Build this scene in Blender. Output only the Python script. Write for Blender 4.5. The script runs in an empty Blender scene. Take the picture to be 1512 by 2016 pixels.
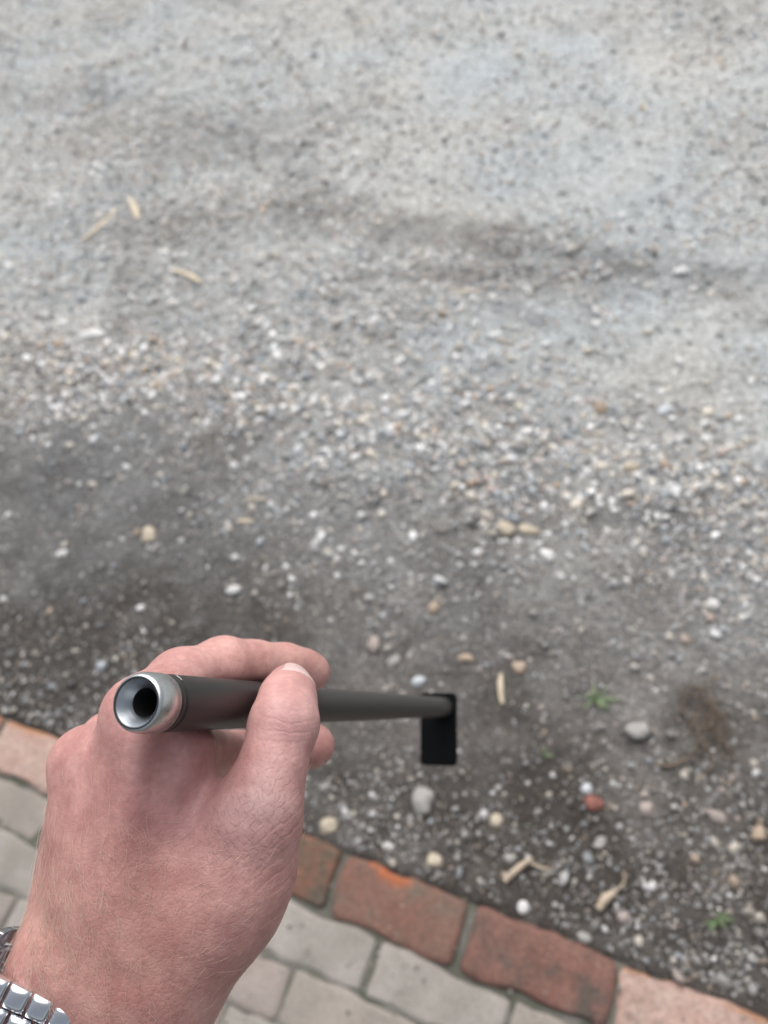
import bpy, math, random
import numpy as np
from mathutils import Matrix, Vector
from mathutils.bvhtree import BVHTree

random.seed(7)
rng = np.random.default_rng(11)
R = math.radians
scene = bpy.context.scene
col = scene.collection

# ------------------------------------------------------------------ camera
F = 1420.0                     # focal length in pixels of the 1512 x 2016 photograph
PITCH, ROLL, CAM_H = R(54), R(-15.0), 1.25
CAM_ROT = (Matrix.Rotation(R(90) - PITCH, 3, 'X') @ Matrix.Rotation(ROLL, 3, 'Z'))
CAM_LOC = Vector((0, 0, CAM_H))
cam = bpy.data.cameras.new('camera')
cam_ob = bpy.data.objects.new('camera', cam)
col.objects.link(cam_ob)
cam_ob.matrix_world = Matrix.Translation(CAM_LOC) @ CAM_ROT.to_4x4()
cam.sensor_fit = 'VERTICAL'
cam.sensor_height = 36.0
cam.lens = F / 2016 * 36.0
cam.clip_start, cam.clip_end = 0.02, 600
cam.dof.use_dof = True
cam.dof.focus_distance = 0.232
cam.dof.aperture_fstop = cam.lens / 2.65
scene.camera = cam_ob

# ------------------------------------------------------------------ sky, sun, exposure
SUN_EL, SUN_AZ = R(58), R(8)      # azimuth measured from +Y (straight ahead) towards +X
world = bpy.data.worlds.new('World')
scene.world = world
world.use_nodes = True
wn = world.node_tree
bg = wn.nodes['Background']
sky = wn.nodes.new('ShaderNodeTexSky')
sky.sky_type = 'NISHITA'
sky.sun_disc = False
sky.sun_elevation = SUN_EL
sky.sun_rotation = SUN_AZ
sky.air_density, sky.dust_density, sky.ozone_density = 1.0, 6.0, 1.0
hs = wn.nodes.new('ShaderNodeHueSaturation')      # cloud cover: the sky goes almost grey
hs.inputs['Saturation'].default_value = 0.36
wn.links.new(sky.outputs[0], hs.inputs['Color'])
wn.links.new(hs.outputs[0], bg.inputs[0])
bg.inputs[1].default_value = 0.10
sl = bpy.data.lights.new('sun', 'SUN')
sl.energy = 1.2
sl.angle = R(80)
sl.color = (1.0, 0.99, 0.975)
sun = bpy.data.objects.new('sun', sl)
col.objects.link(sun)
sdir = Vector((math.sin(SUN_AZ) * math.cos(SUN_EL), math.cos(SUN_AZ) * math.cos(SUN_EL), math.sin(SUN_EL)))
sun.rotation_euler = sdir.to_track_quat('Z', 'Y').to_euler()
sun.location = (0, 2, 5)
vs = scene.view_settings
vs.view_transform = 'Standard'
vs.look = 'None'
vs.gamma = 1.0
vs.use_curve_mapping = False
vs.exposure = 0.50
scene.cycles.use_denoising = True

# ------------------------------------------------------------------ helpers
def cam_np(px, py, d):
    return np.array([(px - 756) / F * d, -(py - 1008) / F * d, -d])

ROT = np.array(CAM_ROT)
def ground(px, py, z=0.0):
    """where the sight line of a photo pixel meets the ground"""
    v = ROT @ np.array([(px - 756) / F, -(py - 1008) / F, -1.0])
    t = (z - CAM_H) / v[2]
    return np.array([v[0] * t, v[1] * t])
def ground_scale(px, py):
    """metres per photo pixel, across the sight line, at that ground point"""
    g = ground(px, py)
    p = ROT.T @ (np.array([g[0], g[1], -CAM_H]))
    return -p[2] / F

def tag(o, label=None, cat=None, group=None, kind=None):
    if label: o['label'] = label
    if cat: o['category'] = cat
    if group: o['group'] = group
    if kind: o['kind'] = kind
    return o

def mesh_np(name, V, Fc, smooth=True, colattr=None):
    """mesh from a vertex array and a (n,k) face array"""
    V = np.asarray(V, np.float32); Fc = np.asarray(Fc, np.int32)
    k = Fc.shape[1]
    me = bpy.data.meshes.new(name)
    me.vertices.add(len(V)); me.vertices.foreach_set('co', V.ravel())
    me.loops.add(Fc.size); me.loops.foreach_set('vertex_index', Fc.ravel())
    me.polygons.add(len(Fc))
    me.polygons.foreach_set('loop_start', np.arange(0, Fc.size, k, dtype=np.int32))
    me.polygons.foreach_set('use_smooth', np.full(len(Fc), smooth))
    me.update(calc_edges=True)
    if colattr is not None:
        for nm, arr in colattr.items():
            if arr.ndim == 1:
                at = me.attributes.new(nm, 'FLOAT', 'POINT'); at.data.foreach_set('value', arr.astype(np.float32))
            else:
                a4 = np.ones((len(V), 4), np.float32); a4[:, :3] = arr
                at = me.attributes.new(nm, 'FLOAT_COLOR', 'POINT'); at.data.foreach_set('color', a4.ravel())
    return me

def link(name, me, mat=None, parent=None, loc=(0, 0, 0)):
    o = bpy.data.objects.new(name, me)
    col.objects.link(o)
    o.location = loc
    if mat is not None and len(me.materials) == 0:
        me.materials.append(mat)
    if parent is not None:
        o.parent = parent
    return o

def empty(name, loc=(0, 0, 0)):
    o = bpy.data.objects.new(name, None)
    o.empty_display_size = 0.02
    col.objects.link(o); o.location = loc
    return o

def hash2(ix, iy, s):
    n = (ix * 374761393 + iy * 668265263 + s * 2147483647) & 0x7fffffff
    n = ((n ^ (n >> 13)) * 1274126177) & 0x7fffffff
    return ((n ^ (n >> 16)) & 0xffff) / 65535.0
def vnoise(x, y, s=0):
    x = np.asarray(x, float); y = np.asarray(y, float)
    ix = np.floor(x).astype(np.int64); iy = np.floor(y).astype(np.int64)
    fx = x - ix; fy = y - iy
    fx = fx * fx * fx * (fx * (fx * 6 - 15) + 10); fy = fy * fy * fy * (fy * (fy * 6 - 15) + 10)
    a = hash2(ix, iy, s); b = hash2(ix + 1, iy, s); c = hash2(ix, iy + 1, s); d = hash2(ix + 1, iy + 1, s)
    return (a * (1 - fx) + b * fx) * (1 - fy) + (c * (1 - fx) + d * fx) * fy
def fbm(x, y, s=0, oct=4):
    t = 0; a = 0.5; n = 0
    for o in range(oct):
        t = t + a * vnoise(x * 2 ** o + 17.3 * o, y * 2 ** o - 9.1 * o, s + o); n += a; a *= 0.5
    return t / n

# ------------------------------------------------------------------ material helper
class NT:
    def __init__(self, name):
        self.m = bpy.data.materials.new(name); self.m.use_nodes = True
        self.t = self.m.node_tree; self.b = self.t.nodes['Principled BSDF']
    def n(self, ty, **kw):
        nd = self.t.nodes.new('ShaderNode' + ty)
        for k, v in kw.items():
            setattr(nd, k, v)
        return nd
    def l(self, a, b): self.t.links.new(a, b)
    def coord(self, out='Object'):
        return self.n('TexCoord').outputs[out]
    def mapping(self, src, scale=(1, 1, 1), rot=(0, 0, 0)):
        m = self.n('Mapping'); m.inputs['Scale'].default_value = scale; m.inputs['Rotation'].default_value = rot
        self.l(src, m.inputs['Vector']); return m.outputs[0]
    def noise(self, src, scale, detail=4, rough=0.55, dist=0.0):
        nd = self.n('TexNoise'); nd.inputs['Scale'].default_value = scale; nd.inputs['Detail'].default_value = detail
        nd.inputs['Roughness'].default_value = rough; nd.inputs['Distortion'].default_value = dist
        self.l(src, nd.inputs['Vector']); return nd.outputs['Fac']
    def voro(self, src, scale, feature='DISTANCE_TO_EDGE', rand=1.0):
        nd = self.n('TexVoronoi', feature=feature); nd.inputs['Scale'].default_value = scale
        nd.inputs['Randomness'].default_value = rand
        self.l(src, nd.inputs['Vector']); return nd
    def ramp(self, src, stops, interp='LINEAR'):
        nd = self.n('ValToRGB'); cr = nd.color_ramp; cr.interpolation = interp
        while len(cr.elements) < len(stops): cr.elements.new(0.5)
        for e, (p, c) in zip(cr.elements, stops):
            e.position = p; e.color = (c, c, c, 1) if not hasattr(c, '__len__') else (*c, 1)
        self.l(src, nd.inputs[0]); return nd.outputs[0]
    def math(self, op, a, b=None, c=None):
        nd = self.n('Math', operation=op)
        for i, v in enumerate((a, b, c)):
            if v is None: continue
            if isinstance(v, (int, float)): nd.inputs[i].default_value = v
            else: self.l(v, nd.inputs[i])
        return nd.outputs[0]
    def mix(self, fac, a, b, mode='MIX'):
        nd = self.n('Mix', data_type='RGBA', blend_type=mode)
        for i, v in ((0, fac), (6, a), (7, b)):
            if isinstance(v, (int, float)): nd.inputs[i].default_value = v
            elif isinstance(v, tuple): nd.inputs[i].default_value = (*v, 1)
            else: self.l(v, nd.inputs[i])
        return nd.outputs[2]
    def bump(self, h, strength, dist, prev=None):
        nd = self.n('Bump'); nd.inputs['Strength'].default_value = strength; nd.inputs['Distance'].default_value = dist
        self.l(h, nd.inputs['Height'])
        if prev is not None: self.l(prev, nd.inputs['Normal'])
        return nd.outputs[0]
    def set(self, **kw):
        for k, v in kw.items():
            s = self.b.inputs[k.replace('_', ' ')]
            if isinstance(v, (int, float)): s.default_value = v
            elif isinstance(v, tuple): s.default_value = (*v, 1) if len(v) == 3 and s.type == 'RGBA' else v
            else: self.l(v, s)
        return self.m
    def attr(self, name, out='Color'):
        a = self.n('Attribute'); a.attribute_name = name; return a.outputs[out]

# soil
t = NT('soil')
co = t.coord()
base = t.attr('tint')
n1 = t.noise(co, 70, 5, 0.65)
n2 = t.noise(co, 420, 3, 0.6)
f1 = t.ramp(n1, [(0.3, 0.55), (0.7, 1.36)])
f2 = t.ramp(n2, [(0.3, 0.72), (0.72, 1.28)])
c = t.mix(1.0, base, f1, 'MULTIPLY'); c = t.mix(1.0, c, f2, 'MULTIPLY')
h = t.math('ADD', t.math('MULTIPLY', n1, 1.0), t.math('MULTIPLY', n2, 0.35))
M_SOIL = t.set(Base_Color=c, Roughness=0.85, Normal=t.bump(h, 0.9, 0.009))

# pebble colours come from the stone itself
t = NT('pebble')
co = t.coord()
c = t.mix(1.0, t.attr('tint'), t.ramp(t.noise(co, 260, 4), [(0.3, 0.78), (0.7, 1.15)]), 'MULTIPLY')
M_PEB = t.set(Base_Color=c, Roughness=0.42, Specular_IOR_Level=0.5, Normal=t.bump(t.noise(co, 300, 3), 0.35, 0.001))

def stone_mat(name, a, b, rough=0.5):
    t = NT(name); co = t.coord()
    c = t.mix(t.ramp(t.noise(co, 130, 5, 0.6), [(0.35, 0.0), (0.65, 1.0)]), a, b)
    return t.set(Base_Color=c, Roughness=rough, Normal=t.bump(t.noise(co, 260, 4), 0.4, 0.001))

# kerb bricks
def brick_mat(name, a, b, dirt, dirt_amt, chip=None):
    t = NT(name); co = t.n('NewGeometry').outputs['Position']
    n = t.noise(co, 24, 6, 0.65, 0.4)
    c = t.mix(t.ramp(n, [(0.35, 0.0), (0.68, 1.0)]), a, b)
    if chip:
        c = t.mix(t.ramp(t.attr('edge', 'Fac'), [(0.45, 0.0), (0.7, 1.0)]), c, chip)
    d = t.noise(co, 17, 5, 0.7, 0.6)
    c = t.mix(t.ramp(d, [(dirt_amt, 0.0), (dirt_amt + 0.16, 0.85)]), c, dirt)
    sp = t.noise(co, 190, 3, 0.6)
    c = t.mix(t.ramp(t.noise(co, 9, 4, 0.6), [(0.35, 0.05), (0.7, 0.26)]), c, (0.165, 0.14, 0.118))
    c = t.mix(1.0, c, t.ramp(sp, [(0.3, 0.7), (0.7, 1.22)]), 'MULTIPLY')
    h = t.math('ADD', t.math('MULTIPLY', t.noise(co, 60, 4, 0.6), 1.0), t.math('MULTIPLY', sp, 0.4))
    return t.set(Base_Color=c, Roughness=0.85, Normal=t.bump(h, 0.8, 0.004))
M_BRICK = brick_mat('red_brick', (0.165, 0.070, 0.052), (0.235, 0.118, 0.092), (0.070, 0.060, 0.050), 0.46)
M_BRICK_CHIP = brick_mat('chipped_red_brick', (0.175, 0.080, 0.058), (0.23, 0.118, 0.088), (0.135, 0.108, 0.085), 0.47, (0.42, 0.115, 0.04))
M_BRICK_DARK = brick_mat('mossy_red_brick', (0.20, 0.075, 0.045), (0.24, 0.10, 0.062), (0.085, 0.075, 0.052), 0.42)
M_BRICK_PALE = brick_mat('pale_pink_brick', (0.52, 0.38, 0.325), (0.44, 0.275, 0.225), (0.25, 0.165, 0.13), 0.60, (0.40, 0.20, 0.11))
def paver_mat(name, a, b):
    t = NT(name); co = t.n('NewGeometry').outputs['Position']
    c = t.mix(t.ramp(t.noise(co, 26, 6, 0.65), [(0.35, 0.0), (0.65, 1.0)]), a, b)
    c = t.mix(t.ramp(t.noise(co, 11, 3, 0.5), [(0.42, 0.0), (0.7, 0.55)]), c, (0.20, 0.19, 0.165))
    sp = t.noise(co, 330, 2, 0.6)
    c = t.mix(1.0, c, t.ramp(sp, [(0.3, 0.78), (0.7, 1.16)]), 'MULTIPLY')
    h = t.math('ADD', t.noise(co, 45, 4, 0.6), t.math('MULTIPLY', sp, 0.4))
    return t.set(Base_Color=c, Roughness=0.8, Normal=t.bump(h, 0.6, 0.003))
M_PAVER = [paver_mat('grey_paver', (0.285, 0.250, 0.220), (0.34, 0.30, 0.266)),
           paver_mat('pinkish_paver', (0.285, 0.238, 0.216), (0.335, 0.286, 0.26)),
           paver_mat('light_paver', (0.305, 0.278, 0.25), (0.36, 0.328, 0.30))]
t = NT('joint_sand'); co = t.n('NewGeometry').outputs['Position']
c = t.mix(t.ramp(t.noise(co, 20, 5), [(0.4, 0.0), (0.62, 1.0)]), (0.095, 0.098, 0.075), (0.19, 0.18, 0.16))
M_JOINT = t.set(Base_Color=c, Roughness=0.95, Normal=t.bump(t.noise(co, 300, 4), 0.8, 0.003))

def flat_mat(name, a, b, scale=60, rough=0.7):
    t = NT(name); co = t.coord()
    return t.set(Base_Color=t.mix(t.ramp(t.noise(co, scale, 4), [(0.35, 0.0), (0.65, 1.0)]), a, b), Roughness=rough)
M_STRAW = flat_mat('dry_straw', (0.56, 0.47, 0.33), (0.66, 0.58, 0.44), 120)
M_TWIG = flat_mat('dry_twig', (0.42, 0.33, 0.24), (0.55, 0.46, 0.36), 120)
M_ROOT = flat_mat('dead_root', (0.11, 0.085, 0.065), (0.22, 0.17, 0.125), 150, 0.9)
M_GREEN = flat_mat('green_leaf', (0.075, 0.13, 0.05), (0.18, 0.24, 0.115), 90, 0.5)

# metals
t = NT('brushed_steel'); co = t.coord()
st = t.noise(t.mapping(co, (300, 300, 9000)), 1.0, 2)
M_STEEL = t.set(Base_Color=(0.60, 0.62, 0.63), Metallic=1.0, Roughness=t.ramp(st, [(0.3, 0.26), (0.7, 0.31)]))
t = NT('turned_steel'); co = t.coord()
sep = t.n('SeparateXYZ'); t.l(co, sep.inputs[0])
rad = t.math('SQRT', t.math('ADD', t.math('MULTIPLY', sep.outputs[0], sep.outputs[0]), t.math('MULTIPLY', sep.outputs[1], sep.outputs[1])))
wv = t.n('TexNoise', noise_dimensions='1D'); wv.inputs['Scale'].default_value = 5200; wv.inputs['Detail'].default_value = 2
t.l(rad, wv.inputs['W'])
M_CONE = t.set(Base_Color=(0.46, 0.49, 0.52), Metallic=1.0, Roughness=0.30, Normal=t.bump(wv.outputs['Fac'], 0.35, 0.0002))
t = NT('black_bore')
M_BORE = t.set(Base_Color=(0.006, 0.006, 0.007), Roughness=0.6)
t = NT('dark_rim')
M_RIM = t.set(Base_Color=(0.07, 0.075, 0.08), Metallic=0.8, Roughness=0.35)
t = NT('graphite_coating'); co = t.coord()
gn = t.noise(co, 2500, 2)
wear = t.noise(t.mapping(co, (1, 1, 0.25)), 900, 3, 0.7)
c = t.mix(t.ramp(wear, [(0.70, 0.0), (0.76, 0.5)]), (0.017, 0.0155, 0.0155), (0.07, 0.07, 0.07))
M_GRAPH = t.set(Base_Color=c, Roughness=0.42, Specular_IOR_Level=0.5, Normal=t.bump(gn, 0.12, 0.0002))
t = NT('grey_shaft')
M_SHAFT = t.set(Base_Color=(0.045, 0.042, 0.040), Roughness=0.5)
t = NT('black_plate')
M_PLATE = t.set(Base_Color=(0.003, 0.0035, 0.004), Roughness=0.7, Specular_IOR_Level=0.10)
t = NT('scratch_steel')
M_SCR = t.set(Base_Color=(0.55, 0.55, 0.55), Metallic=0.6, Roughness=0.4)
t = NT('polished_steel'); co = t.coord()
M_LINK = t.set(Base_Color=(0.80, 0.82, 0.85), Metallic=1.0, Roughness=0.17, Normal=t.bump(t.noise(co, 900, 2), 0.06, 0.0003))

# ------------------------------------------------------------------ ground layout
TH = R(-33.0)
UX = np.array([math.cos(TH), math.sin(TH)])        # along the kerb, to the right
VX = np.array([-math.sin(TH), math.cos(TH)])       # away from the paving
def uv(g): g = np.asarray(g); return g @ UX, g @ VX
V_TOP = np.mean([uv(ground(*p))[1] for p in ((677, 1671), (936, 1785), (1220, 1878), (1232, 1888), (20, 1413), (125, 1458))])
V_BOT = np.mean([uv(ground(*p))[1] for p in ((564, 1773), (633, 1794), (741, 1846), (879, 1903), (1009, 1963), (1143, 2014), (0, 1525), (89, 1563))])
V_R1 = np.mean([uv(ground(*p))[1] for p in ((572, 1891), (714, 1949), (840, 2007), (0, 1639), (60, 1663))])
V_R2 = np.mean([uv(ground(*p))[1] for p in ((449, 1957), (549, 2007), (0, 1757), (31, 1775))])
KERB_J = [uv(np.mean([ground(*a), ground(*b)], 0))[0] for a, b in
          (((672, 1671), (655, 1795)), ((924, 1777), (905, 1898)), ((1224, 1883), (1202, 2008)))]
ROW1_J = [uv(np.mean([ground(*a), ground(*b)], 0))[0] for a, b in (((69, 1567), (25, 1646)), ((748, 1849), (718, 1941)), ((1009, 1965), (1003, 2012)))]
ROW2_J = uv(np.mean([ground(581, 1903), ground(549, 1987)], 0))[0]
KERB_P = (KERB_J[2] - KERB_J[0]) / 2
print('LAYOUT', V_TOP, V_BOT, V_R1, V_R2, KERB_J, ROW1_J, ROW2_J)
ROW = (V_BOT - V_R2) / 2
PAV_L = ROW1_J[2] - ROW1_J[1]

HOLES = [(932, 1036, .016, .022), (897, 1014, .012, .018), (1182, 1034, .028, .014), (1255, 820, .014, .016), (755, 300, .02, .02),
         (345, 1118, .022, .014), (1235, 1465, .012, .010), (960, 1700, .02, .012), (1150, 1632, .014, .014), (1140, 1605, .014, .012), (700, 1300, .03, .012),
         (800, 1275, .02, .012), (1040, 1530, .012, .012), (630, 965, .02, .012), (60, 860, .03, .012), (1370, 1395, .03, .012), (905, 1335, .012, .012),
         (1030, 1440, .014, .012), (980, 1600, .016, .012), (1060, 1060, .02, .012)]
HOLES_G = [(ground(a, b), r, d) for a, b, r, d in HOLES]
RUTS = [[(760, 470), (1000, 505), (1250, 520), (1512, 560)], [(700, 550), (1000, 545), (1400, 545)], [(0, 175), (200, 200), (420, 250)]]
def seg_dist(P, line):
    L = [ground(*q) for q in line]; best = np.full(len(P), 1e9)
    for a, b in zip(L[:-1], L[1:]):
        ab = b - a; tt = np.clip(((P - a) @ ab) / (ab @ ab), 0, 1)
        best = np.minimum(best, np.linalg.norm(P - a - tt[:, None] * ab, axis=1))
    return best
def blob(P, px, py, r, ry=None):
    g = ground(px, py); d = P - g
    return np.exp(-(d[:, 0] / r) ** 2 - (d[:, 1] / (ry or r)) ** 2)

def height(P):
    x, y = P[:, 0], P[:, 1]
    z = (fbm(x * 2.2, y * 2.2, 3, 3) - .5) * .030 + (fbm(x * 9, y * 9, 8, 3) - .5) * .016 + (fbm(x * 34, y * 34, 20, 3) - .5) * .009
    for l in RUTS[:2]:
        d = seg_dist(P, l); z -= .008 * np.exp(-(d / .03) ** 2)
    for g, r, dp in HOLES_G:
        dd = np.sum((P - g) ** 2, 1); z -= dp * np.exp(-dd / r ** 2)
    v = P @ VX
    edge = v - V_TOP
    z = z * np.clip(edge / .12, .22, 1) - .0015 - .0035 * np.exp(-np.clip(edge, 0, 9) / .05)
    z = np.where(edge < .03, -.003 + (fbm(x * 22, y * 22, 33, 3) - .44) * .020, z)
    far = np.clip((np.abs(x) - 4) / 6, 0, 1) + np.clip((y - 8) / 6, 0, 1)
    z = z * (1 - np.clip(far, 0, 1))
    z = z - np.clip(-edge - .002, 0, .055) * 1.9
    return z

BAND = [(-250, 690), (0, 725), (300, 735), (600, 765), (900, 860), (1250, 945), (1512, 1060), (1750, 1180)]
def damp_and_shade(P):
    """0 pale dry sand .. 1 dark damp soil, with shade on the near ground painted in"""
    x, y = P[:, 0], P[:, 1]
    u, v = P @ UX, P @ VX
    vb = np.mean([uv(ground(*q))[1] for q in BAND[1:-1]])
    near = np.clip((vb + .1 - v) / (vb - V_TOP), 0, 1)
    d = .09 + .88 * near ** .95 + (fbm(x * 1.6 + 3, y * 2.2, 40, 4) - .5) * .34  # near ground darker: damp soil plus shade from behind the camera, in the colour
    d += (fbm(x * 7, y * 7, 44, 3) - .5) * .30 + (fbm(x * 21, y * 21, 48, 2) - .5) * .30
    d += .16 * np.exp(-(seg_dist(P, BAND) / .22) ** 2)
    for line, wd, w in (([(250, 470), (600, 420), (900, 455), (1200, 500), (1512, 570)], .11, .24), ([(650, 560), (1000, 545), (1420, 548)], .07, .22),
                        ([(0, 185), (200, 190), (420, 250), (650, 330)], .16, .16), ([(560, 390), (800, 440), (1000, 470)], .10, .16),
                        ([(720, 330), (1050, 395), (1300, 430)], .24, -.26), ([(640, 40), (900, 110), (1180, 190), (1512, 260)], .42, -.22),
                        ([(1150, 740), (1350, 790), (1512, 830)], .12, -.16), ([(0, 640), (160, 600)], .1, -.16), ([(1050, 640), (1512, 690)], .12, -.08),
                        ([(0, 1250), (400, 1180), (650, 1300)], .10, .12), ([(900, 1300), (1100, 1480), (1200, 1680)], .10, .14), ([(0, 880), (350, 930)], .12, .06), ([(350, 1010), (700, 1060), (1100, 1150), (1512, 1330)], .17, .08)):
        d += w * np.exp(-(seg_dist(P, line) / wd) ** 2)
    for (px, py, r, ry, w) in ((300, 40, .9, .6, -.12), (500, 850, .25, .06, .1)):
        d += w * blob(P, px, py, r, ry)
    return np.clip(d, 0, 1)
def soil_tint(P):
    d = damp_and_shade(P)[:, None]
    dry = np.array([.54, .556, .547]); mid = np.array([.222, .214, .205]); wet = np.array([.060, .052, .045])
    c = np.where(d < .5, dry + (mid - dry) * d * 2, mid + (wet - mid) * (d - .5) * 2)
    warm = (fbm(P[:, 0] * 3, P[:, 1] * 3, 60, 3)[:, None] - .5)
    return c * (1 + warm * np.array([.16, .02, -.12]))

def axis(lo, hi, step, far, grow=1.28):
    a = list(np.arange(lo, hi + step / 2, step)); s = step
    while a[-1] < far: s *= grow; a.append(a[-1] + s)
    s = step
    while a[0] > -far: s *= grow; a.insert(0, a[0] - s)
    return np.array(a)
gx = axis(-2.1, 2.6, .0132, 250); gy = axis(-.4, 5.6, .0132, 250)
X, Y = np.meshgrid(gx, gy, indexing='ij')
P = np.stack([X.ravel(), Y.ravel()], 1)
Z = height(P)
i = np.arange(len(gx) - 1)[:, None] * len(gy) + np.arange(len(gy) - 1)[None, :]
quads = np.stack([i, i + len(gy), i + len(gy) + 1, i + 1], -1).reshape(-1, 4)
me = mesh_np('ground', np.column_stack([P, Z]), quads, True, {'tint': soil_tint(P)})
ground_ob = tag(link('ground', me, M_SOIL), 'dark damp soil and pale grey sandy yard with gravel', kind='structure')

# ------------------------------------------------------------------ notable stones (x, y, length px, width px, angle, kind, label)
WHITE = stone_mat('white_quartz', (.74, .735, .72), (.60, .59, .575), .45)
CREAM = stone_mat('cream_stone', (.54, .47, .36), (.42, .36, .28), .65)
TAN = stone_mat('tan_stone', (.45, .35, .26), (.36, .285, .22), .65)
GREY = stone_mat('grey_stone', (.36, .345, .32), (.28, .27, .255), .6)
PINK = stone_mat('pinkish_grey_stone', (.42, .355, .32), (.33, .28, .255), .65)
BLUE = stone_mat('bluish_white_stone', (.55, .58, .60), (.45, .48, .51), .45)
REDS = stone_mat('brick_red_stone', (.27, .105, .08), (.20, .085, .065), .75)
STONES = [
 (1345, 531, 30, 20, 10, WHITE, 'small white stone lying in the dark rut at the right of the upper yard'),
 (736, 630, 22, 20, 0, WHITE, 'round white pebble alone above the middle of the gravel band'),
 (1037, 850, 22, 21, 20, WHITE, 'round bright white pebble on the right half of the gravel band'),
 (1077, 1094, 32, 22, -25, WHITE, 'oval glossy white stone on brown soil below two dark holes'),
 (176, 660, 48, 24, 5, WHITE, 'large flat white stone at the upper left edge of the gravel band'),
 (1310, 808, 30, 24, 0, BLUE, 'pale bluish white stone beside a small dark hole at the right'),
 (1181, 803, 27, 26, 0, TAN, 'round orange tan pebble left of the small dark hole at the right'),
 (293, 1055, 32, 30, 0, CREAM, 'round cream pebble on the dark soil at the left'),
 (854, 1197, 22, 22, 0, TAN, 'small orange pebble above the black end plate'),
 (1405, 1190, 24, 22, 0, WHITE, 'white pebble near the right edge beneath the gravel band'),
 (120, 1087, 22, 17, 10, WHITE, 'small white pebble on dark soil left of the cream pebble'),
 (832, 1580, 46, 42, 15, GREY, 'large flat grey stone on soil just below the black end plate'),
 (649, 1627, 34, 30, 0, CREAM, 'cream round stone beside the thumb joint above the mossy brick'),
 (1170, 1581, 34, 30, -10, REDS, 'brick red stone chip among grey pebbles'),
 (975, 1612, 30, 24, 40, CREAM, 'yellowish cream stone beside a dark pit in the soil'),
 (1411, 1609, 40, 24, -15, PINK, 'elongated pinkish stone near the right edge of the dark soil'),
 (857, 1693, 36, 22, -15, CREAM, 'ochre stone lying near the chipped red brick'),
 (1030, 1787, 22, 20, 0, WHITE, 'small white pebble touching the soil edge at the dark red brick'),
 (1273, 1594, 28, 27, 0, PINK, 'round pinkish grey pebble right of the red stone chip'),
 (1255, 1447, 44, 28, 5, GREY, 'grey stone overhanging a dark gap below the dried root clump'),
 (1155, 1551, 26, 20, 0, BLUE, 'pale grey pebble directly above the red stone chip'),
 (1040, 1043, 44, 20, -15, CREAM, 'pale slab of stone with a dark shadow right of the dark holes'),
 (998, 1041, 36, 24, -10, CREAM, 'cream stone between the dark holes and the pale slab'),
 (735, 1266, 28, 26, -30, PINK, 'pinkish grey stone above the index fingertip'),
 (776, 1300, 34, 20, 40, GREY, 'jagged light grey stone between fingertip and end plate'),
 (824, 1339, 26, 18, 10, BLUE, 'bluish stone just above the black end plate'),
 (1021, 1311, 24, 22, 0, TAN, 'tan pebble beside the upright piece of straw'),
 (1243, 921, 32, 24, 5, CREAM, 'pale yellow stone in the gravel band at the right'),
 (460, 1163, 24, 20, 0, WHITE, 'whitish pebble on soil above the bent middle finger'),
 (1495, 1640, 30, 26, 0, TAN, 'tan stone touching the right picture edge above the root twigs'),
 (918, 1291, 28, 16, -5, TAN, 'tan elongated stone above the end plate'),
 (1005, 1690, 24, 18, 0, GREY, 'grey pebble beside the forked twig'),
 (1150, 1845, 32, 20, -10, GREY, 'grey stone on soil close to the dark red brick'),
 (1180, 1660, 26, 18, 20, GREY, 'greenish grey pebble on bare dark soil below the red chip'),
]
def ico(sub):
    p = (1 + 5 ** .5) / 2
    v = np.array([(-1, p, 0), (1, p, 0), (-1, -p, 0), (1, -p, 0), (0, -1, p), (0, 1, p), (0, -1, -p), (0, 1, -p), (p, 0, -1), (p, 0, 1), (-p, 0, -1), (-p, 0, 1)], float)
    f = [(0, 11, 5), (0, 5, 1), (0, 1, 7), (0, 7, 10), (0, 10, 11), (1, 5, 9), (5, 11, 4), (11, 10, 2), (10, 7, 6), (7, 1, 8), (3, 9, 4), (3, 4, 2), (3, 2, 6), (3, 6, 8), (3, 8, 9), (4, 9, 5), (2, 4, 11), (6, 2, 10), (8, 6, 7), (9, 8, 1)]
    v /= np.linalg.norm(v[0])
    for _ in range(sub):
        vl = [tuple(q) for q in v]; idx = {}; nf = []
        def mid(a, b):
            k = (min(a, b), max(a, b))
            if k not in idx:
                m = (np.array(vl[a]) + np.array(vl[b])) / 2; m /= np.linalg.norm(m); idx[k] = len(vl); vl.append(tuple(m))
            return idx[k]
        for a, b, c in f:
            ab, bc, ca = mid(a, b), mid(b, c), mid(c, a)
            nf += [(a, ab, ca), (b, bc, ab), (c, ca, bc), (ab, bc, ca)]
        v = np.array(vl); f = nf
    return v, np.array(f)
ICO0, ICO1, ICO2 = ico(0), ico(1), ico(2)
OCT = (np.array([(1, 0, 0), (-1, 0, 0), (0, 1, 0), (0, -1, 0), (0, 0, 1), (0, 0, -1)], float) * 1.15,
       np.array([(0, 2, 4), (2, 1, 4), (1, 3, 4), (3, 0, 4), (2, 0, 5), (1, 2, 5), (3, 1, 5), (0, 3, 5)]))
def lumpy(v, amt, r):
    out = np.ones(len(v))
    for k in range(5):
        d = r.normal(size=3); d /= np.linalg.norm(d); out += amt * np.sin(2.2 * (v @ d) * (1 + k * .5) + r.uniform(0, 6)) / (1 + k * .4)
    return v * out[:, None]
stone_g = []
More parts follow.
